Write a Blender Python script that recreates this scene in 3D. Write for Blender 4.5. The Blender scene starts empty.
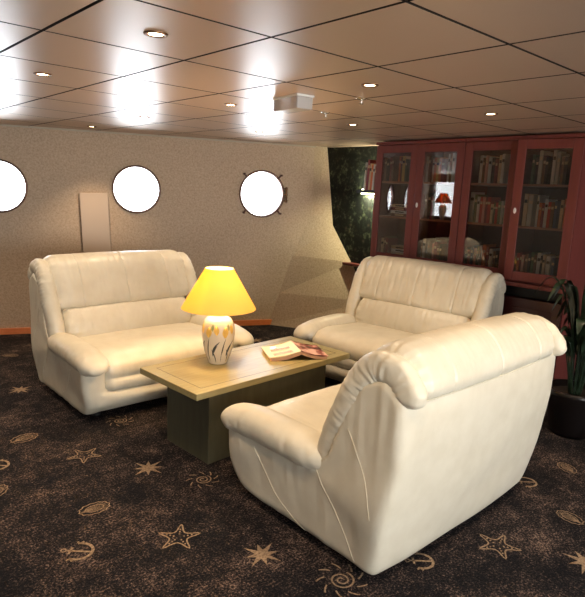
import bpy, bmesh, math, random
from mathutils import Vector, Matrix, noise
from mathutils.bvhtree import BVHTree
PI = math.pi
sc = bpy.context.scene
C = sc.collection
FX = 563.06; PITCH = .1886; YAW = .8316; ROLL = .042
CEIL = 2.19
rnd = random.Random(7)

# ------------------------------------------------------------ materials
def mat(name, col, rough=.5, metal=0, spec=.5, coat=0):
    m = bpy.data.materials.new(name); m.use_nodes = True
    b = m.node_tree.nodes['Principled BSDF']
    b.inputs['Base Color'].default_value = (*col, 1)
    b.inputs['Roughness'].default_value = rough
    b.inputs['Metallic'].default_value = metal
    b.inputs['Specular IOR Level'].default_value = spec
    b.inputs['Coat Weight'].default_value = coat
    m['b'] = b.name
    return m
def nd(m, t): return m.node_tree.nodes.new(t)
def ln(m, a, b): m.node_tree.links.new(a, b)
def bsdf(m): return m.node_tree.nodes['Principled BSDF']
def coord(m, scale=(1, 1, 1), kind='Object'):
    tc = nd(m, 'ShaderNodeTexCoord'); mp = nd(m, 'ShaderNodeMapping')
    mp.inputs['Scale'].default_value = scale
    ln(m, tc.outputs[kind], mp.inputs['Vector']); return mp.outputs['Vector']
def noise_node(m, vec, scale, detail=4, rough=.6):
    n = nd(m, 'ShaderNodeTexNoise'); n.inputs['Scale'].default_value = scale
    n.inputs['Detail'].default_value = detail; n.inputs['Roughness'].default_value = rough
    ln(m, vec, n.inputs['Vector']); return n.outputs['Fac']
def ramp(m, fac, stops, interp='LINEAR'):
    r = nd(m, 'ShaderNodeValToRGB'); r.color_ramp.interpolation = interp
    while len(r.color_ramp.elements) < len(stops): r.color_ramp.elements.new(.5)
    for e, (p, c) in zip(r.color_ramp.elements, stops): e.position = p; e.color = (*c, 1)
    ln(m, fac, r.inputs['Fac']); return r.outputs['Color']
def bump(m, h, strength=.3, dist=.01):
    b = nd(m, 'ShaderNodeBump'); b.inputs['Strength'].default_value = strength
    b.inputs['Distance'].default_value = dist
    ln(m, h, b.inputs['Height']); ln(m, b.outputs['Normal'], bsdf(m).inputs['Normal'])
def math_node(m, op, a, b):
    n = nd(m, 'ShaderNodeMath'); n.operation = op
    for i, v in enumerate((a, b)):
        if isinstance(v, (int, float)): n.inputs[i].default_value = v
        else: ln(m, v, n.inputs[i])
    return n.outputs[0]

def leather(name, sx, sz, strength):
    m = mat(name, (.76, .70, .56), .37, 0, .5)
    v = coord(m, (sx, 5, sz))
    n1 = noise_node(m, v, 1.0, 3, .55)
    v2 = coord(m, (1, 1, 1))
    n2 = noise_node(m, v2, 220, 2, .5)
    n3 = noise_node(m, v2, 9, 3, .5)
    s = math_node(m, 'ADD', math_node(m, 'MULTIPLY', n1, 1.0), math_node(m, 'MULTIPLY', n2, .05))
    s = math_node(m, 'ADD', s, math_node(m, 'MULTIPLY', n3, .5))
    bump(m, s, strength, .02)
    c = ramp(m, n3, [(.3, (.68, .625, .50)), (.75, (.76, .71, .585))])
    ln(m, c, bsdf(m).inputs['Base Color'])
    return m
M = {}
M['leather'] = leather('cream_leather', 4, 2, .25)
M['leather_back'] = leather('cream_leather_gathered', 13, 3, .28)
M['leather_seat'] = leather('cream_leather_seat', 10, 6, .25)
M['stitch'] = mat('stitch_seam', (.70, .64, .50), .6)
M['feet'] = mat('black_plastic', (.01, .01, .01), .5)

def wood(name, c1, c2, scale, rough=.35, coat=.2, axis=(1, 12, 12)):
    m = mat(name, c1, rough, 0, .5, coat)
    v = coord(m, axis)
    n = noise_node(m, v, scale, 5, .6)
    ln(m, ramp(m, n, [(.3, c1), (.7, c2)]), bsdf(m).inputs['Base Color'])
    bump(m, n, .06, .003)
    return m
M['table_top'] = wood('olive_stained_oak', (.28, .23, .10), (.36, .30, .145), 4, .38, .05, (1.2, 14, 14))
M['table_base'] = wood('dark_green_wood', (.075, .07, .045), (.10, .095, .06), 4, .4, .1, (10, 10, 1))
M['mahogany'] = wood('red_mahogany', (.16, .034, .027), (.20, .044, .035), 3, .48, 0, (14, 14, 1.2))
M['lower_wood_shaded'] = wood('shaded_red_mahogany', (.035, .006, .005), (.045, .008, .007), 3, .35, .2, (14, 14, 1.2))  # mahogany darkened: the corner's shade is put into the lower cabinet's colour
M['mahogany_shaded'] = wood('shaded_inner_mahogany', (.075, .022, .017), (.10, .03, .023), 3, .5, 0, (12, 12, 1))  # darker mahogany: shade inside the cabinet put into the back panel's colour
M['shelf_edge'] = wood('shelf_wood', (.46, .17, .09), (.55, .22, .12), 3, .4, .1, (12, 1, 12))
M['base_strip'] = wood('orange_wood_strip', (.78, .22, .07), (.85, .28, .10), 4, .35, .2, (1, 12, 12))
M['black'] = mat('black_paint', (.008, .008, .008), .5)
M['brass'] = mat('aged_brass', (.30, .17, .10), .35, .9)
M['ring'] = mat('porthole_bronze', (.16, .09, .07), .4, .8)
M['chrome'] = mat('chrome', (.75, .72, .68), .2, 1)
M['white_plastic'] = mat('white_plastic', (.78, .76, .72), .4)
M['paper'] = mat('paper', (.80, .74, .62), .8)
M['pot'] = mat('dark_ceramic', (.008, .006, .006), .3)
M['soil'] = mat('soil', (.02, .013, .01), .9)

def glass(name, refl=.08, tint=(1, 1, 1), rough=0.0):
    m = bpy.data.materials.new(name); m.use_nodes = True; nt = m.node_tree
    nt.nodes.clear()
    o = nt.nodes.new('ShaderNodeOutputMaterial'); mx = nt.nodes.new('ShaderNodeMixShader')
    t = nt.nodes.new('ShaderNodeBsdfTransparent'); t.inputs['Color'].default_value = (*tint, 1)
    g = nt.nodes.new('ShaderNodeBsdfGlossy'); g.inputs['Roughness'].default_value = rough
    f = nt.nodes.new('ShaderNodeFresnel'); f.inputs['IOR'].default_value = 1.5
    a = nt.nodes.new('ShaderNodeMath'); a.operation = 'MULTIPLY_ADD'
    a.inputs[1].default_value = 1.4; a.inputs[2].default_value = refl - .04; a.use_clamp = True
    nt.links.new(f.outputs[0], a.inputs[0]); nt.links.new(a.outputs[0], mx.inputs[0])
    nt.links.new(t.outputs[0], mx.inputs[1]); nt.links.new(g.outputs[0], mx.inputs[2])
    nt.links.new(mx.outputs[0], o.inputs[0]); return m
M['glass'] = glass('cabinet_glass', .06, (.93, .93, .93))
M['window_glass'] = glass('window_glass', .04)

def emis(name, col, s):
    m = mat(name, col, .5); b = bsdf(m)
    b.inputs['Emission Color'].default_value = (*col, 1); b.inputs['Emission Strength'].default_value = s
    return m
M['bulb'] = emis('lit_halogen', (1, .72, .42), 22)
M['strip'] = emis('lit_tube', (.95, .95, .55), 14)

# lampshade: thin yellow fabric that lets the bulb's light through
m = bpy.data.materials.new('yellow_shade_fabric'); m.use_nodes = True; nt = m.node_tree; nt.nodes.clear()
o = nt.nodes.new('ShaderNodeOutputMaterial'); mx = nt.nodes.new('ShaderNodeMixShader'); mx.inputs[0].default_value = .55
d = nt.nodes.new('ShaderNodeBsdfDiffuse'); d.inputs['Color'].default_value = (.92, .74, .30, 1)
t = nt.nodes.new('ShaderNodeBsdfTranslucent'); t.inputs['Color'].default_value = (1.0, .74, .19, 1)
nt.links.new(d.outputs[0], mx.inputs[1]); nt.links.new(t.outputs[0], mx.inputs[2]); nt.links.new(mx.outputs[0], o.inputs[0])
M['shade'] = m
m = m.copy(); m.name = 'orange_shade_fabric'; m.node_tree.nodes['Translucent BSDF'].inputs['Color'].default_value = (.8, .22, .05, 1)
m.node_tree.nodes['Diffuse BSDF'].inputs['Color'].default_value = (.7, .2, .06, 1); M['shade2'] = m
M['ceramic'] = mat('cream_ceramic', (.86, .80, .70), .25, 0, .5, .3)
M['leaf_paint'] = mat('dark_leaf_paint', (.05, .06, .06), .35)
M['tulip_paint'] = mat('yellow_tulip_paint', (.85, .62, .16), .35)
M['mauve_paint'] = mat('green_bud_paint', (.35, .38, .2), .35)

# wall covering: beige speckled
m = mat('beige_speckled_wallcovering', (.5, .42, .3), .75, 0, .3)
v = coord(m); n = noise_node(m, v, 55, 3, .7); n2 = noise_node(m, v, 1.2, 2, .5)
cc = ramp(m, n, [(.30, (.44, .32, .22)), (.5, (.55, .415, .295)), (.72, (.63, .495, .365))])
ln(m, cc, bsdf(m).inputs['Base Color']); bump(m, n, .35, .006); M['wall'] = m
M['wall_plain'] = mat('plain_painted_wall', (.50, .43, .33), .8)
M['light_panel'] = mat('pale_peach_board', (.60, .47, .36), .6)
# dark floral paper
m = mat('dark_floral_wallpaper', (.02, .02, .015), .7, 0, .3)
v = coord(m); n = noise_node(m, v, 14, 5, .75); n2 = noise_node(m, v, 42, 3, .7)
vo = nd(m, 'ShaderNodeTexVoronoi'); vo.inputs['Scale'].default_value = 9; ln(m, v, vo.inputs['Vector'])
a = ramp(m, n, [(.44, (.003, .004, .0035)), (.54, (.008, .011, .008)), (.62, (.05, .06, .035)), (.74, (.16, .16, .10))])
b_ = ramp(m, vo.outputs['Distance'], [(.05, (.25, .17, .10)), (.16, (.06, .05, .03)), (.3, (0, 0, 0))])
mm = nd(m, 'ShaderNodeMix'); mm.data_type = 'RGBA'; mm.blend_type = 'ADD'; mm.inputs[0].default_value = .2
ln(m, a, mm.inputs[6]); ln(m, b_, mm.inputs[7])
ln(m, mm.outputs[2], bsdf(m).inputs['Base Color']); M['floral'] = m
# carpet
m = mat('dark_mottled_carpet', (.03, .02, .02), .95, 0, .15)
v = coord(m); n1 = noise_node(m, v, 3.2, 5, .7); n2 = noise_node(m, v, 95, 3, .8); n3 = noise_node(m, v, 17, 4, .75)
s = math_node(m, 'ADD', math_node(m, 'MULTIPLY', n1, .28), math_node(m, 'ADD', math_node(m, 'MULTIPLY', n2, .62), math_node(m, 'MULTIPLY', n3, .22)))
ln(m, ramp(m, s, [(.50, (.004, .004, .006)), (.575, (.013, .012, .014)), (.62, (.07, .047, .04)), (.70, (.28, .20, .16))]), bsdf(m).inputs['Base Color'])
bump(m, n2, .6, .01); M['carpet'] = m
m = mat('tan_carpet_motif', (.36, .24, .15), .95, 0, .15); v = coord(m); n2 = noise_node(m, v, 90, 2, .6)
ln(m, ramp(m, n2, [(.3, (.13, .085, .055)), (.6, (.33, .235, .155))]), bsdf(m).inputs['Base Color']); M['motif'] = m
# ceiling panels: satin metal-like laminate
m = mat('satin_ceiling_laminate', (.60, .44, .335), .34, .38, .5)
v = coord(m, (1, 30, 1)); n = noise_node(m, v, 6, 2, .5); bump(m, n, .02, .002); M['ceil'] = m
M['ceil_back'] = mat('ceiling_void_gap_shade', (.03, .018, .012), .7)

# ------------------------------------------------------------ helpers
def tag(o, label=None, cat=None, group=None, kind=None):
    if label: o['label'] = label
    if cat: o['category'] = cat
    if group: o['group'] = group
    if kind: o['kind'] = kind
    return o
def empty(name, loc=(0, 0, 0), rz=0, label=None, cat=None, group=None, kind=None):
    o = bpy.data.objects.new(name, None); C.objects.link(o); o.location = loc; o.rotation_euler = (0, 0, rz)
    o.empty_display_size = .1
    return tag(o, label, cat, group, kind)
def obj(name, bm, mats, parent=None, smooth=False, kind=None):
    me = bpy.data.meshes.new(name)
    bmesh.ops.recalc_face_normals(bm, faces=bm.faces)
    if smooth:
        for f in bm.faces: f.smooth = True
    bm.to_mesh(me); bm.free()
    if not isinstance(mats, (list, tuple)): mats = [mats]
    for k in mats: me.materials.append(M[k])
    o = bpy.data.objects.new(name, me); C.objects.link(o)
    if parent: o.parent = parent
    if kind: o['kind'] = kind
    return o
def box(bm, x0, x1, y0, y1, z0, z1, bev=0, mi=0):
    r = bmesh.ops.create_cube(bm, size=1)
    vs = r['verts']
    for v in vs:
        v.co = Vector((x0 + (x1 - x0) * (v.co.x + .5), y0 + (y1 - y0) * (v.co.y + .5), z0 + (z1 - z0) * (v.co.z + .5)))
    fs = {f for v in vs for f in v.link_faces}
    for f in fs: f.material_index = mi
    if bev:
        es = list({e for v in vs for e in v.link_edges})
        bmesh.ops.bevel(bm, geom=es, offset=bev, segments=2, profile=.5, affect='EDGES')
    return vs
def bx(*a, **k):
    bm = bmesh.new(); box(bm, *a, **k); return bm
def rings(bm, rr, close=True, cap=True, mi=0):
    """rr: list of rings (lists of points)"""
    V = [[bm.verts.new(p) for p in r] for r in rr]
    n = len(V[0])
    for a, b in zip(V, V[1:]):
        for i in range(n if close else n - 1):
            f = bm.faces.new((a[i], a[(i + 1) % n], b[(i + 1) % n], b[i])); f.material_index = mi
    if cap:
        for r in (V[0], V[-1]):
            c = bm.verts.new(sum((v.co for v in r), Vector()) / n)
            for i in range(n):
                f = bm.faces.new((r[i], r[(i + 1) % n], c)); f.material_index = mi
    return V
def lathe(bm, prof, n=40, c=(0, 0, 0), cap=False, mi=0):
    return rings(bm, [[(c[0] + r * math.cos(2 * PI * i / n), c[1] + r * math.sin(2 * PI * i / n), c[2] + z) for i in range(n)] for r, z in prof], True, cap, mi)
def tube(bm, pts, r, n=8, cap=True, mi=0):
    pts = [Vector(p) for p in pts]; out = []; up = Vector((0, 0, 1)); 
    t0 = (pts[1] - pts[0]).normalized()
    a = t0.cross(up)
    if a.length < .1: a = t0.cross(Vector((1, 0, 0)))
    a.normalize()
    for i, p in enumerate(pts):
        t = (pts[min(i + 1, len(pts) - 1)] - pts[max(i - 1, 0)]).normalized()
        a = (a - t * a.dot(t)).normalized(); b = t.cross(a)
        rad = r[i] if isinstance(r, (list, tuple)) else r
        out.append([p + (a * math.cos(2 * PI * k / n) + b * math.sin(2 * PI * k / n)) * rad for k in range(n)])
    rings(bm, out, True, cap, mi)
def cr(pts, n, closed=False):
    """Catmull-Rom through points, n samples uniformly in arc length"""
    P = [Vector(p) for p in pts]; L = len(P); dense = []
    segs = L if closed else L - 1
    for i in range(segs):
        if closed: a, b, c, d = P[(i - 1) % L], P[i], P[(i + 1) % L], P[(i + 2) % L]
        else: a, b, c, d = P[max(i - 1, 0)], P[i], P[i + 1], P[min(i + 2, L - 1)]
        for k in range(20):
            t = k / 20
            dense.append(.5 * ((2 * b) + (c - a) * t + (2 * a - 5 * b + 4 * c - d) * t * t + (3 * b - a - 3 * c + d) * t ** 3))
    dense.append(P[0] if closed else P[-1])
    acc = [0]
    for a, b in zip(dense, dense[1:]): acc.append(acc[-1] + (b - a).length)
    out = []; j = 0
    m_ = n if closed else n - 1
    for k in range(n):
        s = acc[-1] * k / m_
        while j < len(acc) - 2 and acc[j + 1] < s: j += 1
        u = (s - acc[j]) / max(acc[j + 1] - acc[j], 1e-9); out.append(dense[j].lerp(dense[j + 1], u))
    return out
def tree_copy(o, parent=None):
    c = o.copy(); C.objects.link(c)
    if parent: c.parent = parent
    for ch in list(o.children): tree_copy(ch, c)
    return c

# ------------------------------------------------------------ sofa (local: front faces -y, centred in x)
def gn(x, y, z): return noise.noise(Vector((x, y, z)))
def extruded_cushion(prof, x0, x1, rnd_r=.07, nprof=110, seams=(), wr=.004, wf=26, crown=.012, seed=0, seam_z=None, lean=None):
    """closed (y,z) profile run along x with rounded, gathered ends"""
    P = cr([(0, y, z) for y, z in prof], nprof, True)
    cy = sum(p.y for p in P) / nprof; cz = sum(p.z for p in P) / nprof
    xs = []
    N = 150
    for i in range(N + 1): xs.append(x0 + (x1 - x0) * i / N)
    for k in range(7):
        e = rnd_r * (1 - math.cos(PI / 2 * (k + 1) / 8)); xs += [x0 + e * .6, x1 - e * .6]
    for s in seams: xs += [s - .012, s - .006, s, s + .006, s + .012]
    xs = sorted(set(round(x, 4) for x in xs)); bm = bmesh.new(); R = []
    nrm = []
    for i, p in enumerate(P):
        t = P[(i + 1) % nprof] - P[i - 1]; nrm.append(Vector((0, t.z, -t.y)).normalized())
    area = sum(P[i].y * P[(i + 1) % nprof].z - P[(i + 1) % nprof].y * P[i].z for i in range(nprof))
    sg = 1 if area > 0 else -1
    for x in xs:
        e = min(x - x0, x1 - x)
        inset = 0
        if e < rnd_r: inset = rnd_r * (1 - math.sqrt(max(0, 1 - (1 - e / rnd_r) ** 2)))
        ring = []
        u = (x - x0) / (x1 - x0)
        for i, p in enumerate(P):
            dist = 9
            n_ = nrm[i] * sg
            edge = math.exp(-e / .10)
            dd = -inset + crown * math.sin(PI * u)
            w = gn(x * wf, i * 3.0 / nprof * 2 + seed, seed) + .5 * gn(x * wf * 2.2, i * .06, seed + 5)
            w2 = gn(x * 6, i * .35, seed + 9)
            fl_ = 1 - .72 * sstep(.84, 1.0, p.y)
            dd += fl_ * wr * w * (.5 + .8 * edge) + wr * edge * 1.2 * w2
            for s in seams: dd -= .007 * math.exp(-((x - s) / .006) ** 2)
            q = Vector((x, p.y + n_.y * dd, p.z + n_.z * dd))
            if lean: q = lean(q)
            ring.append(q)
        R.append(ring)
    rings(bm, R, True, True)
    return bm
def pillow_tube(path, ra, rb, nseg=44, npath=110, pleat=.006, pw=lambda u: 1, pf=55, seed=0, side=Vector((1, 0, 0)), ex=2.3, endr=.10, sgn=1):
    """ellipse tube in a path; ra=radius along 'side', rb=radius in the other normal; rounded ends, pleats around"""
    P = cr(path, npath); bm = bmesh.new(); R = []
    L = sum((b - a).length for a, b in zip(P, P[1:])); s = 0
    for i, p in enumerate(P):
        if i: s += (p - P[i - 1]).length
        t = (P[min(i + 1, npath - 1)] - P[max(i - 1, 0)]).normalized()
        a = (side - t * side.dot(t)).normalized(); b = t.cross(a)
        u = s / L; A = ra(u); B = rb(u)
        e = min(s, L - s); k = 1
        if e < endr: k = math.sqrt(max(.0004, 1 - (1 - e / endr) ** 2))
        ring = []
        for j in range(nseg):
            th = 2 * PI * j / nseg; c_, s_ = math.cos(th), math.sin(th)
            cx = abs(c_) ** (2 / ex) * (1 if c_ > 0 else -1); sx = abs(s_) ** (2 / ex) * (1 if s_ > 0 else -1)
            w = gn(s * pf, math.cos(th) * 1.1 + seed, math.sin(th) * 1.1) + .4 * gn(s * pf * .4, c_ * 2, s_ * 2 + seed)
            under = .35 + .65 * abs(s_ if False else c_) ** 2
            dd = 1 + pw(u) * pleat * w * under / max(A, B)
            ring.append(p + a * cx * A * k * dd + b * sx * B * k * dd)
        R.append(ring)
    rings(bm, R, True, True)
    return bm
def remesh(parts, voxel, sm, name):
    bm = bmesh.new()
    for b in parts:
        me = bpy.data.meshes.new('t'); bmesh.ops.recalc_face_normals(b, faces=b.faces); b.to_mesh(me); b.free(); bm.from_mesh(me); bpy.data.meshes.remove(me)
    me = bpy.data.meshes.new(name); bm.to_mesh(me); bm.free()
    o = bpy.data.objects.new(name, me); C.objects.link(o)
    md = o.modifiers.new('r', 'REMESH'); md.mode = 'VOXEL'; md.voxel_size = voxel
    ms = o.modifiers.new('s', 'SMOOTH'); ms.iterations = sm; ms.factor = .5
    dg = bpy.context.evaluated_depsgraph_get(); ev = o.evaluated_get(dg)
    me2 = bpy.data.meshes.new_from_object(ev); bpy.data.objects.remove(o)
    out = bmesh.new(); out.from_mesh(me2); bpy.data.meshes.remove(me2); return out

def sstep(a, b, x):
    t = max(0, min(1, (x - a) / (b - a))); return t * t * (3 - 2 * t)
def make_sofa():
    root = empty('two_seat_sofa')
    H = .715
    # shell: two side slabs, back slab, front band, fused
    side = [(.14, .045), (.05, .09), (-.005, .19), (-.015, .33), (.0, .40), (.25, .42), (.68, .46), (.80, .62), (.86, .80), (.93, .915), (1.03, .95), (1.10, .91), (1.13, .84), (1.125, .62), (1.085, .33), (1.02, .05), (.95, .04), (.5, .04)]
    parts = []
    for s in (-1, 1):
        P = cr([(0, y, z) for y, z in side], 90, True); R = []
        for k in range(13):
            u = k / 12; w = abs(2 * u - 1); x = (H - .15) + .15 * u
            ins = .045 * (1 - math.sqrt(max(0, 1 - w ** 3)))
            ring = []
            for p in P:
                d = Vector((0, .55 - p.y, .45 - p.z)); d.normalize()
                bul = .022 * math.exp(-((p.z - .34) / .2) ** 2) * (1 if u > .5 else 0) * (2 * u - 1)
                zin = .015 * sstep(.3, 0, p.z) * (1 if u > .5 else 0) * (2 * u - 1)
                ring.append(Vector((s * (x + bul - zin), p.y + d.y * ins, p.z + d.z * ins)))
            R.append(ring)
        b = bmesh.new(); rings(b, R, True, True); parts.append(b)
    b = bmesh.new()
    prof = [(.93, .05), (1.02, .05), (1.085, .33), (1.125, .62), (1.135, .85), (1.09, .93), (1.0, .9), (.94, .6), (.9, .3)]
    P = cr([(0, y, z) for y, z in prof], 60, True); R = []
    for k in range(41):
        x = -H + .06 + (2 * H - .12) * k / 40; u = k / 40 * 2 - 1
        R.append([Vector((x, p.y + .02 * (1 - u * u) * (1 if p.y > 1.0 else 0), p.z)) for p in P])
    rings(b, R, True, True); parts.append(b)
    b = bmesh.new()
    prof = [(.14, .045), (.04, .10), (-.012, .17), (.01, .215), (.06, .235), (.2, .235), (.3, .2), (.3, .05)]
    P = cr([(0, y, z) for y, z in prof], 50, True); R = []
    for k in range(41):
        x = -H + .08 + (2 * H - .16) * k / 40; u = k / 40 * 2 - 1
        R.append([Vector((x, p.y - .02 * (1 - u * u) * (1 if p.y < .1 else 0), p.z + (.05 * abs(u) ** 8 if p.z > .15 else 0))) for p in P])
    rings(b, R, True, True); parts.append(b)
    # fabric-lined inner deck
    b = bx(-H + .12, H - .12, .2, 1.0, .06, .24); parts.append(b)
    sb = remesh(parts, .014, 5, 'sofa_shell')
    for v in sb.verts:          # soft gathers in the leather
        c = v.co; n = v.normal
        w = gn(c.x * 3 + c.y * 9, c.y * 9, c.z * 3.5) * .005
        if abs(c.x) > .6 and c.y < .75: w += gn(c.y * 24, c.z * 4, 3) * .004 * sstep(.1, .42, c.z)
        if abs(c.x) > .6 and c.y > .75: w += gn(c.y * 28, c.z * 5, 8) * .006 * sstep(.4, .85, c.z)
        c += n * w
    sb.normal_update()
    bvh = BVHTree.FromBMesh(sb)
    shell = obj('base_shell', sb, 'leather', root, True)
    # stitched seams projected on the outside of both ends
    seams = [[(.235, .36), (.27, .31), (.34, .22), (.42, .14), (.60, .05)],
             [(.66, .44), (.72, .36), (.80, .27), (.86, .18), (.92, .07)],
             [(.85, .68), (.92, .57), (.98, .45), (1.01, .33)]]
    for s in (-1, 1):
        for sm_ in seams:
            b = bmesh.new(); pts = []
            for p in cr([(0, y, z) for y, z in sm_], 40):
                hit = bvh.ray_cast(Vector((s * 1.5, p.y, p.z)), Vector((-s, 0, 0)))
                if hit[0] is not None and abs(hit[0].x) > .55: pts.append(hit[0] + Vector((s * .0006, 0, 0)))
            if len(pts) > 4:
                tube(b, pts, .002, 6); obj('seam', b, 'stitch', root, True)
            else: b.free()
    # back top-roll seam
    b = bmesh.new(); pts = []
    for i in range(60):
        x = -.62 + 1.24 * i / 59
        hit = bvh.ray_cast(Vector((x, 1.6, .865)), Vector((0, -1, 0)))
        if hit[0] is not None: pts.append(hit[0] + Vector((0, .0006, 0)))
    tube(b, pts, .003, 6); obj('seam', b, 'stitch', root, True)
    # seat
    sp = [(.78, .30), (.78, .40), (.72, .455), (.45, .475), (.20, .487), (.08, .475), (.0, .43), (-.025, .375), (-.018, .335), (-.005, .322), (-.022, .308), (-.028, .275), (-.005, .235), (.04, .222), (.10, .222), (.4, .225)]
    obj('seat_cushion', extruded_cushion(sp, -.58, .58, .07, 130, (), .0045, 14, .012, 2), 'leather_seat', root, True)
    # lumbar pad
    lp = [(.66, .43), (.645, .50), (.66, .58), (.715, .66), (.765, .685), (.80, .66), (.86, .55), (.84, .44), (.75, .40)]
    obj('lumbar_cushion', extruded_cushion(lp, -.585, .585, .06, 100, (), .009, 24, .012, 11), 'leather_back', root, True)
    # upper back with rolled top
    up = [(.765, .675), (.735, .72), (.765, .82), (.815, .935), (.875, 1.03), (.965, 1.07), (1.06, 1.055), (1.125, .99), (1.152, .92), (1.14, .872), (1.10, .865), (1.0, .88), (.93, .86), (.86, .72), (.82, .665)]
    obj('back_cushion', extruded_cushion(up, -.655, .655, .11, 130, (-.40, 0, .40), .0095, 24, .01, 21), 'leather_back', root, True)
    # side wings curling over the back
    for s in (-1, 1):
        path = [(s * .645, .69, .43), (s * .65, .735, .60), (s * .658, .80, .74), (s * .658, .865, .88), (s * .658, .945, .968), (s * .658, 1.04, .97), (s * .658, 1.105, .91), (s * .658, 1.12, .845)]
        ra = lambda u: .064 - .012 * sstep(.5, .9, u)
        rb = lambda u: .074 - .006 * sstep(.6, .9, u)
        obj('back_wing', pillow_tube(path, ra, rb, pleat=.010, pf=60, pw=lambda u: .35 + .65 * sstep(.35, .6, u), seed=3 + s, endr=.05), 'leather', root, True)
        path = [(s * .645, -.065, .38), (s * .65, -.045, .415), (s * .65, .04, .435), (s * .65, .2, .452), (s * .65, .42, .456), (s * .645, .62, .452), (s * .635, .745, .445)]
        ra = lambda u: .11 - .02 * sstep(.75, 1, u)
        rb = lambda u: .072 + .012 * sstep(.05, .3, u) - .02 * sstep(.7, 1, u)
        obj('armrest', pillow_tube(path, ra, rb, pleat=.006, pf=30, pw=lambda u: .4 + .8 * abs(2 * u - 1) ** 2, seed=9 + s, endr=.11, ex=2.2), 'leather', root, True)
    for x in (-.56, .56):
        for y in (.2, .92):
            b = bmesh.new(); lathe(b, [(.03, 0), (.03, .07)], 16, (x, y, 0), True); obj('foot', b, 'feet', root)
    return root
sofa = make_sofa()
sofa.location = (2.10, 3.58, 0); sofa.rotation_euler = (0, 0, 0); sofa.scale = (.955, 1, 1)
tag(sofa, 'cream leather two-seat sofa with its back to the porthole wall, behind the lamp', 'sofa', 'matching cream leather sofas')
s2 = tree_copy(sofa); s2.location = (3.38, 2.84, 0); s2.scale = (.955, .96, 1); s2.rotation_euler = (0, 0, math.radians(-84))
tag(s2, 'cream leather two-seat sofa standing with its back to the red bookcases', 'sofa', 'matching cream leather sofas')
s3 = tree_copy(sofa); s3.location = (2.395, 2.335, 0); s3.scale = (.965, 1, .985); s3.rotation_euler = (0, 0, PI)
tag(s3, 'cream leather two-seat sofa seen from behind, nearest in the foreground', 'sofa', 'matching cream leather sofas')

# ------------------------------------------------------------ coffee table
tb = empty('coffee_table', (2.31, 2.92, 0), math.radians(3), 'low rectangular coffee table, olive wood top on a dark box base', 'coffee table')
bm = bx(-.68, .68, -.31, .31, .46, .50, bev=.004); obj('tabletop', bm, 'table_top', tb)
bm = bmesh.new(); w = .004
for (a, b_, c, d) in ((-.60, .60, -.242, -.238), (-.60, .60, .238, .242), (-.602, -.598, -.24, .24), (.598, .602, -.24, .24)):
    box(bm, a, b_, c, d, .4995, .5006)
obj('inlay_line', bm, 'table_base', tb)
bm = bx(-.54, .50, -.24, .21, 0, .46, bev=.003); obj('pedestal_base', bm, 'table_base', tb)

# ------------------------------------------------------------ table lamp
def make_lamp(loc, label, sh_mat, watt, sc_=1.0, lamp_col=(1, .70, .38)):
    r = empty('table_lamp', loc, 0, label, 'lamp')
    bm = bmesh.new()
    vp = [(.001, 0), (.058, 0), (.062, .004), (.066, .02), (.088, .08), (.104, .16), (.108, .21), (.104, .255), (.088, .295), (.062, .315), (.03, .322), (.001, .324)]
    P = cr([(a, 0, b_) for a, b_ in vp], 50)
    lathe(bm, [(max(p.x, .0008), p.z) for p in P], 56)
    def vr(z):
        for a, b_ in zip(P[6:], P[7:]):
            if a.z <= z <= b_.z and b_.z > a.z: return a.x + (b_.x - a.x) * (z - a.z) / (b_.z - a.z)
        return .1
    def patch(pts, mi):       # (angle, z) outline laid on the vase
        c0 = (sum(p[0] for p in pts) / len(pts), sum(p[1] for p in pts) / len(pts))
        f = lambda a, z: Vector((math.cos(a) * (vr(z) + .0012), math.sin(a) * (vr(z) + .0012), z))
        cv = bm.verts.new(f(*c0)); vs = [bm.verts.new(f(*p)) for p in pts]
        for i in range(len(vs)):
            fc = bm.faces.new((cv, vs[i], vs[(i + 1) % len(vs)])); fc.material_index = mi
    def leaf(a, z, length, wd, slant, mi):
        L_, R_ = [], []
        for k in range(9):
            t = k / 8; w = wd * math.sin(PI * t) ** .8
            aa = a + slant * t * t; zz = z + length * t
            L_.append((aa - w, zz)); R_.append((aa + w, zz))
        patch(L_ + R_[::-1], mi)
    for k in range(6):
        a = k * PI / 3 + .15
        leaf(a, .02, .17, .045, .25, 1); leaf(a + .42, .06, .11, .10, .5, 1); leaf(a + .62, .015, .1, .04, -.3, 1)
        leaf(a + .2, .19, .075, .20, .05, 2); leaf(a + .72, .21, .065, .17, -.05, 2); leaf(a + .45, .235, .05, .09, 0, 3)
    obj('vase_base', bm, ['ceramic', 'leaf_paint', 'tulip_paint', 'mauve_paint'], r, True)
    bm = bmesh.new(); lathe(bm, [(.012, .32), (.012, .40), (.02, .40), (.02, .44)], 16, cap=True); obj('lamp_socket', bm, 'brass', r)
    bm = bmesh.new()
    lathe(bm, [(.245, .372), (.092, .636)], 64); lathe(bm, [(.243, .3725), (.090, .6355)], 64)
    so = obj('lamp_shade', bm, sh_mat, r, True)
    bm = bmesh.new(); bmesh.ops.create_uvsphere(bm, u_segments=20, v_segments=12, radius=.03, matrix=Matrix.Translation((0, 0, .475)))
    b_o = obj('light_bulb', bm, 'lamp_bulb', r, True)
    b_o.visible_shadow = True
    for ch in r.children: pass
    l = bpy.data.lights.new('lamp_light', 'POINT'); l.energy = watt; l.color = lamp_col; l.shadow_soft_size = .04
    lo = bpy.data.objects.new('lamp_light', l); C.objects.link(lo); lo.location = (0, 0, .53); lo.parent = r
    r.scale = (sc_,) * 3
    return r
M['lamp_bulb'] = emis('lit_lamp_bulb', (1, .8, .5), 30)
make_lamp((2.09, 3.01, .5006), 'lit table lamp with yellow cone shade and cream vase base on the coffee table', 'shade', 21)

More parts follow.
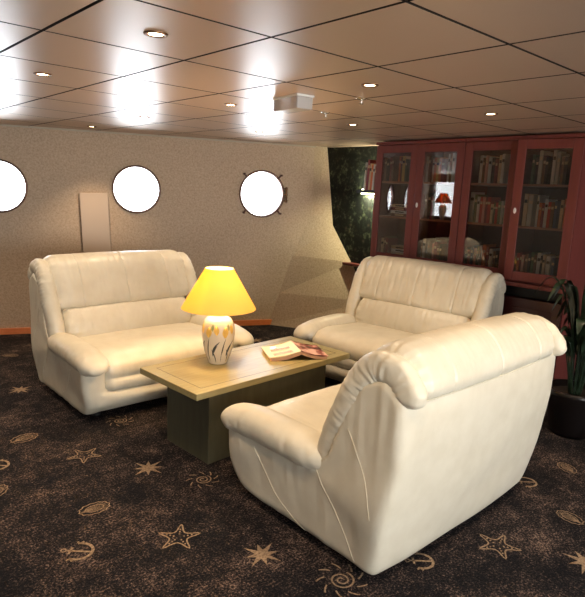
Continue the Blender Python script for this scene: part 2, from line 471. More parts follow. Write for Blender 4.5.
# ------------------------------------------------------------ open book on the table
bk = empty('open_book', (2.65, 2.85, .5008), math.radians(-27), 'open book lying face down like a low tent on the coffee table', 'book')
M['cover_cream'] = mat('cream_printed_cover', (.78, .68, .48), .5)
m = mat('dark_picture_cover', (.1, .02, .02), .3); v = coord(m); n = noise_node(m, v, 14, 3, .5)
ln(m, ramp(m, n, [(.4, (.05, .012, .012)), (.53, (.28, .06, .05)), (.6, (.75, .45, .38))]), bsdf(m).inputs['Base Color']); M['cover_dark'] = m
M['page_edge'] = mat('pink_page_edges', (.72, .46, .36), .8)
bk.scale = (1.12, 1.08, 1.25)
def leafsheet(s, z_sp, z_ed, th, w, mi_name, name, lift=0):
    bm = bmesh.new(); top, bot = [], []
    N = 12
    for k in range(N + 1):
        t = k / N; x = s * w * t; z = z_sp + (z_ed - z_sp) * t - .010 * math.sin(PI * t) + lift
        top.append((x, z)); bot.append((x, max(z - th, .0003 if th > .004 else z - th)))
    R = []
    for y in (-.13, .13):
        R.append([Vector((x, y, z)) for x, z in top] + [Vector((x, y, z)) for x, z in bot[::-1]])
    rings(bm, R, True, True); return obj(name, bm, mi_name, bk)
leafsheet(-1, .052, .020, .003, .20, 'cover_cream', 'front_cover')
leafsheet(1, .052, .018, .003, .18, 'cover_dark', 'back_cover')
leafsheet(-1, .048, .0165, .017, .19, 'page_edge', 'pages')
leafsheet(1, .048, .0145, .015, .17, 'page_edge', 'pages')
bm = bmesh.new()
for y in (-.09, -.075, -.06, .0, .012, .024): box(bm, -.16, -.04, y, y + .004, 0, .001)
for v in bm.verts: v.co.z += .052 - .032 * (-v.co.x / .20) - .010 * math.sin(PI * -v.co.x / .2) + .0006
obj('cover_print', bm, 'shelf_edge', bk)
bm = bmesh.new(); box(bm, -.15, -.11, .05, .10, 0, .001)
for v in bm.verts: v.co.z += .052 - .032 * (-v.co.x / .20) - .010 * math.sin(PI * -v.co.x / .2) + .0006
obj('cover_picture', bm, 'base_strip', bk)

# ------------------------------------------------------------ floor with woven motifs
XL, XR, YN = -3.0, 5.1, -2.6
def wy(x): return 6.415 - .4347 * (x - 1.74)       # hull wall line
bm = bmesh.new()
f = bm.faces.new([bm.verts.new(p) for p in ((XL, YN, 0), (XR, YN, 0), (XR, wy(XR), 0), (XL, wy(XL), 0))])
def strip(pts, w, closed=False, tr=None):
    w *= .72
    pts = [Vector((p[0], p[1], 0)) for p in pts]; n = len(pts); L_, R_ = [], []
    for i, p in enumerate(pts):
        a = pts[(i - 1) % n] if closed or i else p; b = pts[(i + 1) % n] if closed or i < n - 1 else p
        t = (b - a); t = Vector((1, 0, 0)) if t.length < 1e-9 else t.normalized(); q = Vector((-t.y, t.x, 0)) * w / 2
        L_.append(p + q); R_.append(p - q)
    vl = [bm.verts.new(tr(p)) for p in L_]; vr_ = [bm.verts.new(tr(p)) for p in R_]
    for i in range(n if closed else n - 1):
        fc = bm.faces.new((vl[i], vl[(i + 1) % n], vr_[(i + 1) % n], vr_[i])); fc.material_index = 1
def motif(kind, x, y, rot, s=.1):
    s *= {'shell': .74, 'anchor': .82, 'spiral': .82}.get(kind, .95)
    c_, s_ = math.cos(rot), math.sin(rot)
    def tr(p): return Vector((x + s * (p[0] * c_ - p[1] * s_), y + s * (p[0] * s_ + p[1] * c_), .0012))
    if kind == 'star':
        pts = []
        for k in range(16):
            r_ = (1.0 if k % 4 == 0 else .8) if k % 2 == 0 else .33
            pts.append((r_ * math.cos(k * PI / 8), r_ * math.sin(k * PI / 8)))
        cv = bm.verts.new(tr((0, 0))); vs = [bm.verts.new(tr(p)) for p in pts]
        for i in range(16): bm.faces.new((cv, vs[i], vs[(i + 1) % 16])).material_index = 1
    if kind == 'starfish':
        pts = cr([((1.0 if k % 2 == 0 else .42) * math.cos(k * PI / 5), (1.0 if k % 2 == 0 else .42) * math.sin(k * PI / 5), 0) for k in range(10)], 60, True)
        strip(pts, .10, True, tr)
        for k in range(5):
            a = k * 2 * PI / 5
            for r_ in (.25, .42, .6):
                p = (r_ * math.cos(a), r_ * math.sin(a)); strip([(p[0] - .05, p[1]), (p[0] + .05, p[1])], .1, False, tr)
    if kind == 'anchor':
        strip([(-.62, 0), (.75, 0)], .20, False, tr); strip([(-.42, -.30), (-.42, .30)], .19, False, tr)
        strip([(-.8 + .14 * math.cos(a / 6 * PI), .14 * math.sin(a / 6 * PI)) for a in range(12)], .11, True, tr)
        strip([(.1 + .75 * math.cos(a) - .05, .72 * math.sin(a)) for a in [(-1.9 + 3.8 * k / 16) for k in range(17)]], .24, False, tr)
        for q in (-1, 1):
            strip([(-.15, q * .62), (-.32, q * .85)], .17, False, tr); strip([(-.15, q * .66), (.02, q * .9)], .17, False, tr)
    if kind == 'spiral':
        strip([((.08 + .46 * k / 40) * math.cos(k * .32), (.08 + .46 * k / 40) * math.sin(k * .32)) for k in range(41)], .11, False, tr)
        for k in range(9):
            a = k * 2 * PI / 9
            strip([((.70 + .12 * q) * math.cos(a + .12 * q), (.70 + .12 * q) * math.sin(a + .12 * q)) for q in range(4)], .10, False, tr)
    if kind == 'shell':
        strip([(1.0 * math.cos(k * PI / 12) * (1 - .1 * (k % 2)), .66 * math.sin(k * PI / 12) * (1 - .1 * (k % 2))) for k in range(24)], .1, True, tr)
        strip([(.6 * math.cos(k * PI / 8), .36 * math.sin(k * PI / 8)) for k in range(16)], .08, True, tr)
        for k in range(7): strip([(-.9, 0), (.85 * math.cos(-.9 + .3 * k), .55 * math.sin(-.9 + .3 * k))], .05, False, tr)
RV = -.74
for a in [('star', 1.48, 2.83, .3, .115), ('star', 1.50, 1.78, .4, .105), ('star', 2.65, .79, .2, .115), ('starfish', 1.27, 2.13, .9, .11),
          ('starfish', 2.44, 1.12, .2, .11), ('starfish', 1.25, 3.21, .5, .11), ('anchor', .86, 2.32, RV, .10), ('anchor', 2.04, 1.29, RV, .09),
          ('anchor', 3.16, 1.33, RV, .09), ('anchor', .80, 3.39, RV, .10), ('spiral', 1.66, 2.52, .2, .11), ('spiral', 1.65, 3.57, .4, .11),
          ('spiral', 1.66, 1.43, .1, .13), ('shell', 1.06, 2.61, 0, .11), ('shell', 1.04, 3.67, .2, .12), ('shell', 2.98, 1.0, 1.4, .10),
          ('shell', .72, 3.08, .8, .10), ('star', .50, 2.50, .3, .11), ('star', 1.29, 4.6, .3, .11), ('spiral', .95, 4.35, 0, .11), ('shell', 3.55, 1.25, 1, .1),
          ('starfish', 3.42, .72, .2, .11), ('star', 3.8, 4.75, 0, .11), ('spiral', 4.1, 4.6, 0, .11), ('starfish', .55, 3.9, 0, .11), ('spiral', 2.9, 3.5, 0, .1),
          ('anchor', 1.1, 5.2, RV, .1), ('shell', 1.5, 5.6, RV, .1), ('star', .2, 3.3, 0, .11), ('anchor', .1, 1.9, RV, .1), ('spiral', .7, 1.4, 0, .11), ('starfish', 1.2, .7, 0, .11), ('shell', 1.9, .5, 0, .11)]:
    motif(*a)
fl = obj('floor', bm, ['carpet', 'motif'], kind='structure')

# ------------------------------------------------------------ ceiling
bm = bmesh.new()
x0, y0, T = .778, 2.871, .596
for i in range(-7, 8):
    for j in range(-10, 10):
        xa, xb = x0 + T * i, x0 + T * (i + 1); ya, yb = y0 + T * j, y0 + T * (j + 1)
        xa2, xb2, yb2 = max(xa, XL), min(xb, XR), yb
        if xb2 - xa2 < .03 or ya > wy(xa2): continue
        g = .007
        # clip at hull wall line
        poly = [(xa2 + g, max(ya, YN) + g), (xb2 - g, max(ya, YN) + g), (xb2 - g, yb - g), (xa2 + g, yb - g)]
        poly = [(px, min(py, wy(px) + .02)) for px, py in poly]
        if poly[2][1] - poly[1][1] < .02 or poly[3][1] - poly[0][1] < .02:
            if poly[3][1] - poly[0][1] < .02: continue
            poly[2] = (poly[2][0], poly[1][1] + .02)
        if poly[1][1] > wy(poly[1][0]) + .01: poly[1] = (poly[1][0], wy(poly[1][0]))
        vb = [bm.verts.new((p[0], p[1], CEIL)) for p in poly]; vt = [bm.verts.new((p[0], p[1], CEIL + .02)) for p in poly]
        bm.faces.new(vb); bm.faces.new(vt)
        for k in range(4): bm.faces.new((vb[k], vb[(k + 1) % 4], vt[(k + 1) % 4], vt[k])).material_index = 1  # panel sides coloured dark to paint the shadow in the gaps
box(bm, XL - .1, XR + .1, YN - .1, 9.0, CEIL + .03, CEIL + .08, mi=1)
obj('ceiling', bm, ['ceil', 'ceil_back'], kind='structure')

# ------------------------------------------------------------ hull wall with portholes
WA = math.atan2(-.4347, 1)                     # wall direction
wd = Vector((math.cos(WA), math.sin(WA), 0)); wn = Vector((-wd.y, wd.x, 0))   # outward normal (+y side)
def wp(x, z, out=0): return Vector((x, wy(x), z)) + wn * out
bm = bmesh.new()
prof_x = [XL, 4.87]
cols = [[wp(XL, 0), wp(XL, CEIL + .03)]]
# main slab
A = [wp(XL - .1, 0), wp(4.87, 0), wp(4.87, CEIL + .03), wp(XL - .1, CEIL + .03)]
vb = [bm.verts.new(p) for p in A]; vt = [bm.verts.new(p + wn * .06) for p in A]
bm.faces.new(vb); bm.faces.new(vt)
for k in range(4): bm.faces.new((vb[k], vb[(k + 1) % 4], vt[(k + 1) % 4], vt[k]))
wall_tmp = obj('wall_back', bm, 'wall', kind='structure')
ports = [(4.28, 1.60, .262), (2.96, 1.595, .247), (1.70, 1.575, .258), (.45, 1.58, .262), (-.80, 1.58, .262)]
bc = bmesh.new()
for px, pz, r_ in ports:
    c = wp(px, pz, .07)
    mtx = Matrix.Translation(c) @ wn.to_track_quat('Z', 'Y').to_matrix().to_4x4()
    bmesh.ops.create_cone(bc, cap_ends=True, segments=64, radius1=r_, radius2=r_, depth=.4, matrix=mtx)
cut = obj('cutter', bc, 'wall')
md = wall_tmp.modifiers.new('b', 'BOOLEAN'); md.object = cut; md.operation = 'DIFFERENCE'; md.solver = 'EXACT'
dg = bpy.context.evaluated_depsgraph_get()
me = bpy.data.meshes.new_from_object(wall_tmp.evaluated_get(dg)); wall_tmp.modifiers.clear(); wall_tmp.data = me
bpy.data.objects.remove(cut)
# faceted corner lining, bulging into the room low down
bm = bmesh.new()
def V(p): return bm.verts.new(p)
E5 = 5.095
cz = [(0, 3.94), (.40, 4.23), (.83, 4.56), (1.25, 4.90), (CEIL + .03, 5.07)]
edge = [V((E5, y, z)) for z, y in cz]
lefts = [V(wp(x, z, -.002)) for x, z in ((4.40, 0), (4.52, .40), (4.66, .87), (4.868, 1.37), (4.868, CEIL + .03))]
for k in range(4): bm.faces.new((lefts[k], edge[k], edge[k + 1], lefts[k + 1]))
out = [V((E5, y + .10, z)) for z, y in cz]; outl = [V(wp(x, z, .1)) for x, z in ((4.40, 0), (4.52, .40), (4.66, .87), (4.868, 1.37), (4.868, CEIL + .03))]
for k in range(4):
    bm.faces.new((edge[k], out[k], out[k + 1], edge[k + 1])); bm.faces.new((outl[k], out[k], out[k + 1], outl[k + 1]))
    bm.faces.new((lefts[k], outl[k], outl[k + 1], lefts[k + 1]))
obj('wall_back_corner', bm, 'wall', kind='structure').name = 'wall_back_corner'
for i, (px, pz, r_) in enumerate(ports):
    w = empty('window_%d' % (i + 1), wp(px, pz, 0), WA, kind='structure')
    # local: x along wall, y outward, z up
    def ringm(r1, r2, y0_, y1_):
        b = bmesh.new(); n = 64; R = []
        for (rr, yy) in ((r1, y0_), (r2, y0_), (r2, y1_), (r1, y1_)):
            R.append([(rr * math.cos(2 * PI * k / n), yy, rr * math.sin(2 * PI * k / n)) for k in range(n)])
        R.append(R[0]); rings(b, R, True, False); bmesh.ops.remove_doubles(b, verts=b.verts, dist=1e-5); return b
    obj('window_frame', ringm(r_ - .004, r_ + .016, -.018, .058), 'ring', w, True)
    b = bmesh.new(); n = 48
    vs = [b.verts.new((r_ * math.cos(2 * PI * k / n), .040, r_ * math.sin(2 * PI * k / n))) for k in range(n)]; b.faces.new(vs)
    vs = [b.verts.new((r_ * math.cos(2 * PI * k / n), .045, r_ * math.sin(2 * PI * k / n))) for k in range(n)]; b.faces.new(vs)
    obj('window_pane', b, 'window_glass', w)
    if i == 0:
        for a in (45, 135, 225, 315):
            b = bmesh.new(); ca, sa = math.cos(math.radians(a)), math.sin(math.radians(a))
            p0 = Vector((ca * (r_ + .01), -.02, sa * (r_ + .01))); p1 = Vector((ca * (r_ + .055), -.03, sa * (r_ + .055)))
            tube(b, [p0, p1], [.013, .008], 8); tube(b, [p1 + Vector((0, .03, 0)), p1 + Vector((0, -.03, 0))], .012, 8)
            obj('clamp_bolt', b, 'ring', w, True)
        b = bmesh.new()
        for z in (-.07, 0, .07): tube(b, [(r_ + .0, -.02, z), (r_ + .05, -.025, z)], .012, 8)
        tube(b, [(r_ + .035, -.025, -.09), (r_ + .035, -.025, .09)], .011, 8)
        obj('hinge', b, 'brass', w, True)
    l = bpy.data.lights.new('daylight', 'AREA'); l.shape = 'DISK'; l.size = r_ * 2.3; l.energy = 9.5; l.color = (.66, .83, 1)
    lo = bpy.data.objects.new('porthole_daylight', l); C.objects.link(lo); lo.location = wp(px, pz, .3)
    lo.rotation_euler = (wn * 1).to_track_quat('Z', 'Y').to_euler()
# baseboard strip
bm = bmesh.new(); R = []
for x in (XL, 4.87): R.append([wp(x, 0, 0), wp(x, .065, 0), wp(x, .065, -.02), wp(x, 0, -.02)])
rings(bm, R, True, True); obj('baseboard_back', bm, 'base_strip', kind='structure')
bm = bmesh.new(); R = []
for x in (XL, 4.87): R.append([wp(x, CEIL, 0), wp(x, CEIL - .015, 0), wp(x, CEIL - .015, -.03), wp(x, CEIL, -.03)])
rings(bm, R, True, True); obj('trim_1', bm, 'wall_plain', kind='structure')
# boxed upright board against the hull wall
bm = bmesh.new(); box(bm, -.145, .145, -.05, 0, 0, 1.53, bev=.004)
o = obj('upright_board', bm, 'light_panel'); o.location = wp(2.60, 0.0, -.004); o.rotation_euler = (0, math.radians(-2.2), WA)
o.location.z = .012
tag(o, 'plain pale peach board standing upright between the portholes, behind the sofa', 'board')

# other walls
obj('wall_right', bx(XR, XR + .1, YN, 5.3, 0, CEIL + .03), 'floral', kind='structure')
bm = bmesh.new()
WZ = (1.18, 2.02); WYL = (7.70, 8.35)
for a in ((YN, WYL[0], 0, CEIL + .03), (WYL[1], 9.0, 0, CEIL + .03), (WYL[0], WYL[1], 0, WZ[0]), (WYL[0], WYL[1], WZ[1], CEIL + .03)):
    box(bm, XL - .1, XL, a[0], a[1], a[2], a[3])
obj('wall_left', bm, 'wall_plain', kind='structure')
w = empty('window_6', (XL, 8.025, 1.6), 0, kind='structure')
bm = bmesh.new()
for a in ((-.345, -.325, -.44, .44), (.325, .345, -.44, .44), (-.345, .345, -.44, -.42), (-.345, .345, .42, .44)): box(bm, -.1, .02, *a)
obj('window_frame', bm, 'white_plastic', w)
obj('window_pane', bx(-.06, -.054, -.325, .325, -.42, .42), 'window_glass', w)
# near wall; its three broad windows are unseen, added to light the near sofa
bm = bmesh.new(); added_wins = [(-2.2, -.6), (.1, 1.9), (2.5, 4.3)]
xs = [XL - .1] + [q for w_ in added_wins for q in w_] + [XR + .1]
for a, b_ in zip(xs[::2], xs[1::2]): box(bm, a, b_, YN - .1, YN, 0, CEIL + .03)
for a, b_ in added_wins: box(bm, a, b_, YN - .1, YN, 0, .75); box(bm, a, b_, YN - .1, YN, 2.0, CEIL + .03)
obj('wall_front', bm, 'wall_plain', kind='structure')
for i, (a, b_) in enumerate(added_wins):
    w = empty('window_%d' % (7 + i), ((a + b_) / 2, YN, 1.375), 0, kind='structure'); h = (b_ - a) / 2
    bm = bmesh.new()
    for q in ((-h, -h + .04, -.625, .625), (h - .04, h, -.625, .625), (-.02, .02, -.625, .625), (-h, h, -.625, -.585), (-h, h, .585, .625)): box(bm, q[0], q[1], -.09, .01, q[2], q[3])
    obj('window_frame', bm, 'white_plastic', w)
    obj('window_pane', bx(-h + .04, h - .04, -.05, -.044, -.585, .585), 'window_glass', w)
    l = bpy.data.lights.new('daylight', 'AREA'); l.shape = 'RECTANGLE'; l.size = b_ - a; l.size_y = 1.2; l.energy = (45, 98, 62)[i]; l.color = (1, .97, .92)
    lo = bpy.data.objects.new('window_daylight', l); C.objects.link(lo); lo.location = ((a + b_) / 2, YN - .2, 1.375); lo.rotation_euler = (math.radians(90), 0, 0)  # area lamp outside each added window, filling the room

# sideboard and its lamp at the far left end of the room (seen only as a reflection in the bookcase glass)
cb = empty('sideboard', (-2.55, 7.75, 0), 0, 'tall dark red sideboard by the left end window, mirrored in the bookcase glass', 'sideboard')
obj('body', bx(-.22, .22, -.6, .22, .05, 1.16, bev=.004), 'mahogany', cb); obj('top_board', bx(-.25, .25, -.63, .24, 1.16, 1.20, bev=.004), 'mahogany', cb)
obj('plinth', bx(-.19, .19, -.57, .2, 0, .05), 'black', cb)
make_lamp((-2.5, 7.72, 1.2002), 'second table lamp with orange shade, mirrored in the bookcase glass', 'shade2', 5, .85)

# ------------------------------------------------------------ bookcases
BX = 4.62; BD = .43
def make_bookcase(ymax, width, label):
    r = empty('glazed_bookcase', (BX, ymax, 0), 0, label, 'bookcase')
    W = width; H = 2.175; z0 = .985
    bm = bmesh.new()
    box(bm, 0.02, BD, -.02, 0, 0, H - .03); box(bm, .02, BD, -W, -W + .02, 0, H - .03); box(bm, .02, BD, -W / 2 - .01, -W / 2 + .01, z0, H - .03)
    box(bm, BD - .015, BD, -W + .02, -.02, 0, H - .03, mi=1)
    box(bm, .02, BD, -W + .02, -.02, H - .055, H - .03); box(bm, .02, BD, -W + .02, -.02, z0 - .02, z0)
    obj('carcass', bm, ['mahogany', 'mahogany_shaded'], r)
    obj('cornice', bx(-.02, BD, -W, 0, H - .03, H, bev=.004), 'mahogany', r)
    obj('ledge', bx(-.03, BD - .02, -W + .001, -.001, z0 - .055, z0 - .02, bev=.004), 'mahogany', r)
    obj('recess_shade_panel', bx(.06, .08, -W + .02, -.02, .84, z0 - .055), 'black', r)  # black stands in for the shade under the ledge
    obj('plinth', bx(.05, .07, -W + .02, -.02, 0, .08), 'black', r)
    for zz in (1.42, 1.77):
        for q in range(2):
            obj('shelf', bx(.03, BD - .016, -W / 2 - q * W / 2 + (.011 if q == 0 else .021), -q * W / 2 - (.021 if q == 0 else .011), zz, zz + .018), 'shelf_edge', r)
    for q in range(2):
        ya, yb = -W / 2 * (q + 1) + .003, -W / 2 * q - .003
        st = .075
        bm = bmesh.new()
        zt, zb = H - .035, z0 + .002
        box(bm, -.003, .018, ya, ya + st, zb, zt, bev=.003); box(bm, -.003, .018, yb - st, yb, zb, zt, bev=.003)
        box(bm, -.002, .018, ya + st, yb - st, zt - .075, zt, bev=.003); box(bm, -.002, .018, ya + st, yb - st, zb, zb + .075, bev=.003)
        d = obj('glass_door', bm, 'mahogany', r)
        ajar.append(d)
        obj('glass_pane', bx(.006, .010, ya + st - .004, yb - st + .004, zb + .07, zt - .07), 'glass', d)
        if q == 1:
            bm = bmesh.new(); lathe(bm, [(.001, .004), (.010, .004), (.013, 0)], 20)
            for v in bm.verts: v.co = Vector((-.003 - v.co.z, yb - .035 + v.co.x, 1.565 + v.co.y * 1.9))
            obj('keyhole_plate', bm, 'white_plastic', d, True)
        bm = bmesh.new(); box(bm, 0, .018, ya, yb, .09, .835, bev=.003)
        d2 = obj('lower_door', bm, 'lower_wood_shaded', r)
        obj('raised_panel', bx(-.006, 0, ya + .08, yb - .08, .17, .755, bev=.003), 'lower_wood_shaded', d2)
    return r
Y0 = 3.875; UW = 1.02
ajar = []
make_bookcase(Y0, UW, 'red mahogany bookcase with two glass doors, the left one beside the dark floral wall')
make_bookcase(Y0 - UW - .004, UW, 'red mahogany bookcase with two glass doors, the right one near the potted plant')

# last glass door, hinged right, is swung ajar to shift the lamp's reflection away
dd = ajar[3]; dm = Matrix.Translation((.018, -UW + .003, 0)) @ Matrix.Rotation(math.radians(7), 4, 'Z') @ Matrix.Translation((-.018, UW - .003, 0))
dd.matrix_local = dm
pal = dict(cream=(.80, .72, .58), tan=(.55, .42, .27), red=(.42, .05, .04), orange=(.55, .16, .06), brown=(.16, .08, .05), green=(.10, .13, .07),
           blue=(.06, .08, .16), grey=(.42, .39, .34), white=(.78, .76, .72), black=(.02, .02, .025), maroon=(.20, .035, .04), yellow=(.55, .38, .12), pink=(.55, .28, .22))
for k, c in pal.items(): M['bk_' + k] = mat(k + '_book_cover', tuple(min(.85, q * 1.45) for q in c), .55)
M['bk_page'] = mat('book_pages', (.62, .55, .42), .85)
def book(x, y, z, th, h, col, label, group, dep=.17, lean=0, flat=False, rz=0):
    """spine faces -x; thickness along y"""
    r = empty('book', (x, y, z), rz, label, 'book', group)
    c = bmesh.new()
    if not flat:
        box(c, 0, dep, -th / 2, -th / 2 + .0025, 0, h); box(c, 0, dep, th / 2 - .0025, th / 2, 0, h); box(c, -.002, .0015, -th / 2, th / 2, 0, h)
        p = bx(.0015, dep - .004, -th / 2 + .0025, th / 2 - .0025, .003, h - .004)
        b2 = bmesh.new(); box(b2, -.0028, -.002, -th / 2 * .8, th / 2 * .8, h * .72, h * .82)
    else:
        box(c, 0, dep, -h / 2, h / 2, 0, .0025); box(c, 0, dep, -h / 2, h / 2, th - .0025, th); box(c, -.002, .0015, -h / 2, h / 2, 0, th)
        p = bx(.0015, dep - .004, -h / 2 + .003, h / 2 - .003, .0025, th - .0025)
        b2 = bmesh.new(); box(b2, -.0028, -.002, -h * .25, h * .25, th * .3, th * .7)
    obj('cover', c, 'bk_' + col, r); obj('pages', p, 'bk_page', r)
    obj('spine_label', b2, 'bk_' + ('black' if col in ('cream', 'white', 'yellow', 'tan') else 'tan'), r)
    if lean: r.rotation_euler = (lean, 0, rz)
    return r
ORD = ['first', 'second', 'third', 'fourth', 'fifth', 'sixth', 'seventh', 'eighth', 'ninth', 'tenth', 'eleventh', 'twelfth', 'thirteenth', 'fourteenth', 'fifteenth', 'sixteenth']
DN = ['first', 'second', 'third', 'fourth']
def shelf_books(door, shelf, items):
    """items: (fraction across the glass opening, thickness, height, colour[, lean])"""
    z = {'top': 1.7885, 'middle': 1.4385, 'bottom': .9855}[shelf]
    yd = Y0 - door * UW / 2 - (.004 if door > 1 else 0)
    ya, yb = yd - .04, yd - UW / 2 + .04      # left to right
    last = None
    for i, it in enumerate(items):
        fr, th, h, col = it[:4]; lean = it[4] if len(it) > 4 else 0
        y = ya + (yb - ya) * fr
        hw = th / 2 + abs(math.sin(lean)) * h
        book(BX + .06 + rnd.uniform(0, .015), y, z, th * .97, h, col,
             '%s book, %s from the left on the %s shelf behind the %s glass door' % (col, ORD[i], shelf, DN[door]), 'books on the bookcase shelves', lean=lean)
def row(start, spec):
    """pack books left to right; spec (thickness cm, height cm, colour, gap cm before)"""
    out = []; x = start; W_ = UW / 2 - .08
    for s in spec:
        th, h, col = s[0] / 100, s[1] / 100, s[2]; g = (s[3] if len(s) > 3 else .1) / 100
        x += (g + th / 2) / W_; out.append((x, th, h, col)); x += th / 2 / W_
    return out
shelf_books(0, 'top', row(.05, [(3, 24, 'brown'), (3, 22, 'black'), (3, 24, 'maroon', .5), (2.5, 25, 'brown'), (2.4, 25, 'orange', 6), (2.2, 24, 'brown'), (3, 25, 'yellow'), (2, 22, 'green')]))
shelf_books(0, 'bottom', row(.10, [(3, 22, 'tan', 1), (3, 24, 'brown'), (2.4, 22, 'maroon')]))
shelf_books(1, 'top', row(.06, [(2.4, 24, 'grey'), (2, 25, 'brown'), (2.6, 22, 'tan', 2), (2.4, 23, 'orange'), (2.5, 22, 'yellow'), (2.2, 23, 'orange'), (3, 22, 'maroon'), (2, 26, 'cream', 4), (1.8, 27, 'brown'), (2.2, 27, 'cream', .4)]))
shelf_books(1, 'middle', row(.10, [(3, 23, 'brown'), (3, 25, 'black'), (2.4, 22, 'maroon', 1), (3, 24, 'green'), (2, 22, 'grey', 6), (2.3, 22, 'tan')]))
shelf_books(1, 'bottom', row(.08, [(2.2, 22, 'brown'), (3, 26, 'cream', .6), (3, 24, 'grey', 2.0), (2.2, 22, 'pink', 2.5), (3.0, 24, 'maroon'), (2.0, 22, 'brown', .6), (2.4, 22, 'black', 1)]))
shelf_books(2, 'top', row(.16, [(2.6, 24, 'cream', 1.4), (1.8, 22, 'brown'), (2.2, 24, 'pink', .4), (2.8, 23, 'cream', 1), (2.6, 22, 'black', .6), (2.4, 21, 'maroon'), (2.6, 24, 'tan', 1.2), (2.6, 25, 'cream')]))
shelf_books(2, 'middle', row(.03, [(4, 27, 'white', .4), (2.6, 25, 'green', .4), (2.4, 23, 'cream', .6), (2.6, 23, 'red'), (2.4, 23, 'pink'), (2.2, 23, 'maroon'), (2.6, 23, 'red'), (2.2, 17, 'tan', 1), (2.2, 18, 'green'), (2, 18, 'red'), (2.4, 20, 'green'), (2.6, 20, 'grey'), (2.6, 20, 'green')]))
shelf_books(2, 'bottom', row(.04, [(3, 22, 'black'), (2.5, 20, 'maroon'), (2, 24, 'blue'), (2.5, 22, 'pink', .8), (2.4, 24, 'green', .4), (2.4, 25, 'grey'), (3.6, 26, 'orange', 1), (2.2, 24, 'maroon'), (3.0, 23, 'white', .8), (2.4, 21, 'brown', .8), (2.2, 22, 'black')]))
shelf_books(3, 'top', row(.08, [(2, 24, 'green', 1), (2.4, 22, 'black', 1), (3, 27, 'grey', .4), (2.6, 23, 'brown', .4), (2, 22, 'black'), (2.6, 27, 'cream', 3), (2.4, 25, 'grey', 1), (2.4, 22, 'brown', 1), (2.4, 22, 'black')]))
shelf_books(3, 'middle', row(.03, [(3.2, 27, 'tan', .4), (3.8, 26, 'grey', .6), (1.6, 26, 'white', 3.4), (2.2, 20, 'orange', .8), (2.2, 19, 'maroon'), (2.6, 23, 'cream', .2), (2.4, 21, 'red'), (2.4, 21, 'brown'), (2, 22, 'blue'), (2.4, 23, 'tan', 3), (2.6, 24, 'orange', .6)]))
shelf_books(3, 'bottom', row(.02, [(2.2, 22, 'red'), (2, 23, 'maroon'), (2.4, 21, 'pink'), (2.4, 22, 'brown', .6), (2.2, 23, 'black'), (2.4, 24, 'green'), (2, 22, 'brown'), (3.2, 24, 'cream', .6), (1.4, 22, 'black'), (2, 23, 'tan', .4), (3.4, 22, 'white', 1), (2.6, 21, 'blue', .8)]))
# flat stacks behind the first door
for k, (z, col) in enumerate(((1.4385, 'brown'), (1.469, 'cream'), (1.4995, 'maroon'), (1.530, 'tan'))):
    book(BX + .07, Y0 - .29, z, .03, .22, col, '%s book lying flat in the stack on the middle shelf behind the first glass door' % col, 'stacked books behind the first glass door', flat=True)
for k, (z, col) in enumerate(((.9855, 'cream'), (1.016, 'brown'), (1.0465, 'grey'), (1.077, 'cream'), (1.1075, 'tan'))):
    book(BX + .07, Y0 - .34, z, .03, .24, col, '%s book lying flat, %s up in the lowest stack behind first glass door' % (col, ORD[k]), 'stacked books behind the first glass door', flat=True, dep=.16)

# ------------------------------------------------------------ lit wall shelf with books beside the bookcases
ws = empty('wall_shelf', (5.098, 4.28, 1.66), 0, 'narrow black wall shelf with a light strip on the dark floral wall', 'shelf')
obj('board', bx(-.20, 0, -.32, .10, 0, .035, bev=.002), 'black', ws)
obj('light_strip', bx(-.06, -.02, -.30, .14, -.014, 0), 'strip', ws)
l = bpy.data.lights.new('strip', 'AREA'); l.shape = 'RECTANGLE'; l.size = .04; l.size_y = .4; l.energy = 15; l.color = (1, .98, .62)
lo = bpy.data.objects.new('shelf_light', l); C.objects.link(lo); lo.parent = ws; lo.location = (-.06, -.08, -.02); lo.rotation_euler = (0, math.radians(-25), 0)
uplight = obj('up_light', bx(-.05, -.02, -.28, .14, .035, .047), 'strip', ws)
l = bpy.data.lights.new('strip', 'AREA'); l.shape = 'RECTANGLE'; l.size = .04; l.size_y = .4; l.energy = 12; l.color = (1, .98, .66)
lo = bpy.data.objects.new('shelf_light', l); C.objects.link(lo); lo.parent = ws; lo.location = (-.06, -.08, .055); lo.rotation_euler = (0, math.radians(180 + 25), 0)
for k, (y, th, h, col, le) in enumerate(((4.262, .022, .30, 'white', .05), (4.229, .03, .33, 'maroon', .06), (4.197, .022, .29, 'tan', .06), (4.170, .024, .27, 'orange', .05), (4.143, .022, .28, 'cream', .04), (4.114, .026, .26, 'brown', .03), (4.083, .026, .27, 'green', .02))):
    book(4.905, y, 1.6955, th, h, col, '%s book, %s from the left on the lit black wall shelf' % (col, ORD[k]), 'books on the lit wall shelf', dep=.13, lean=le)
bm = bx(5.0, 5.09, 4.0, 4.62, .80, .83, bev=.003)
o = obj('trim_2', bm, 'mahogany', kind='structure')

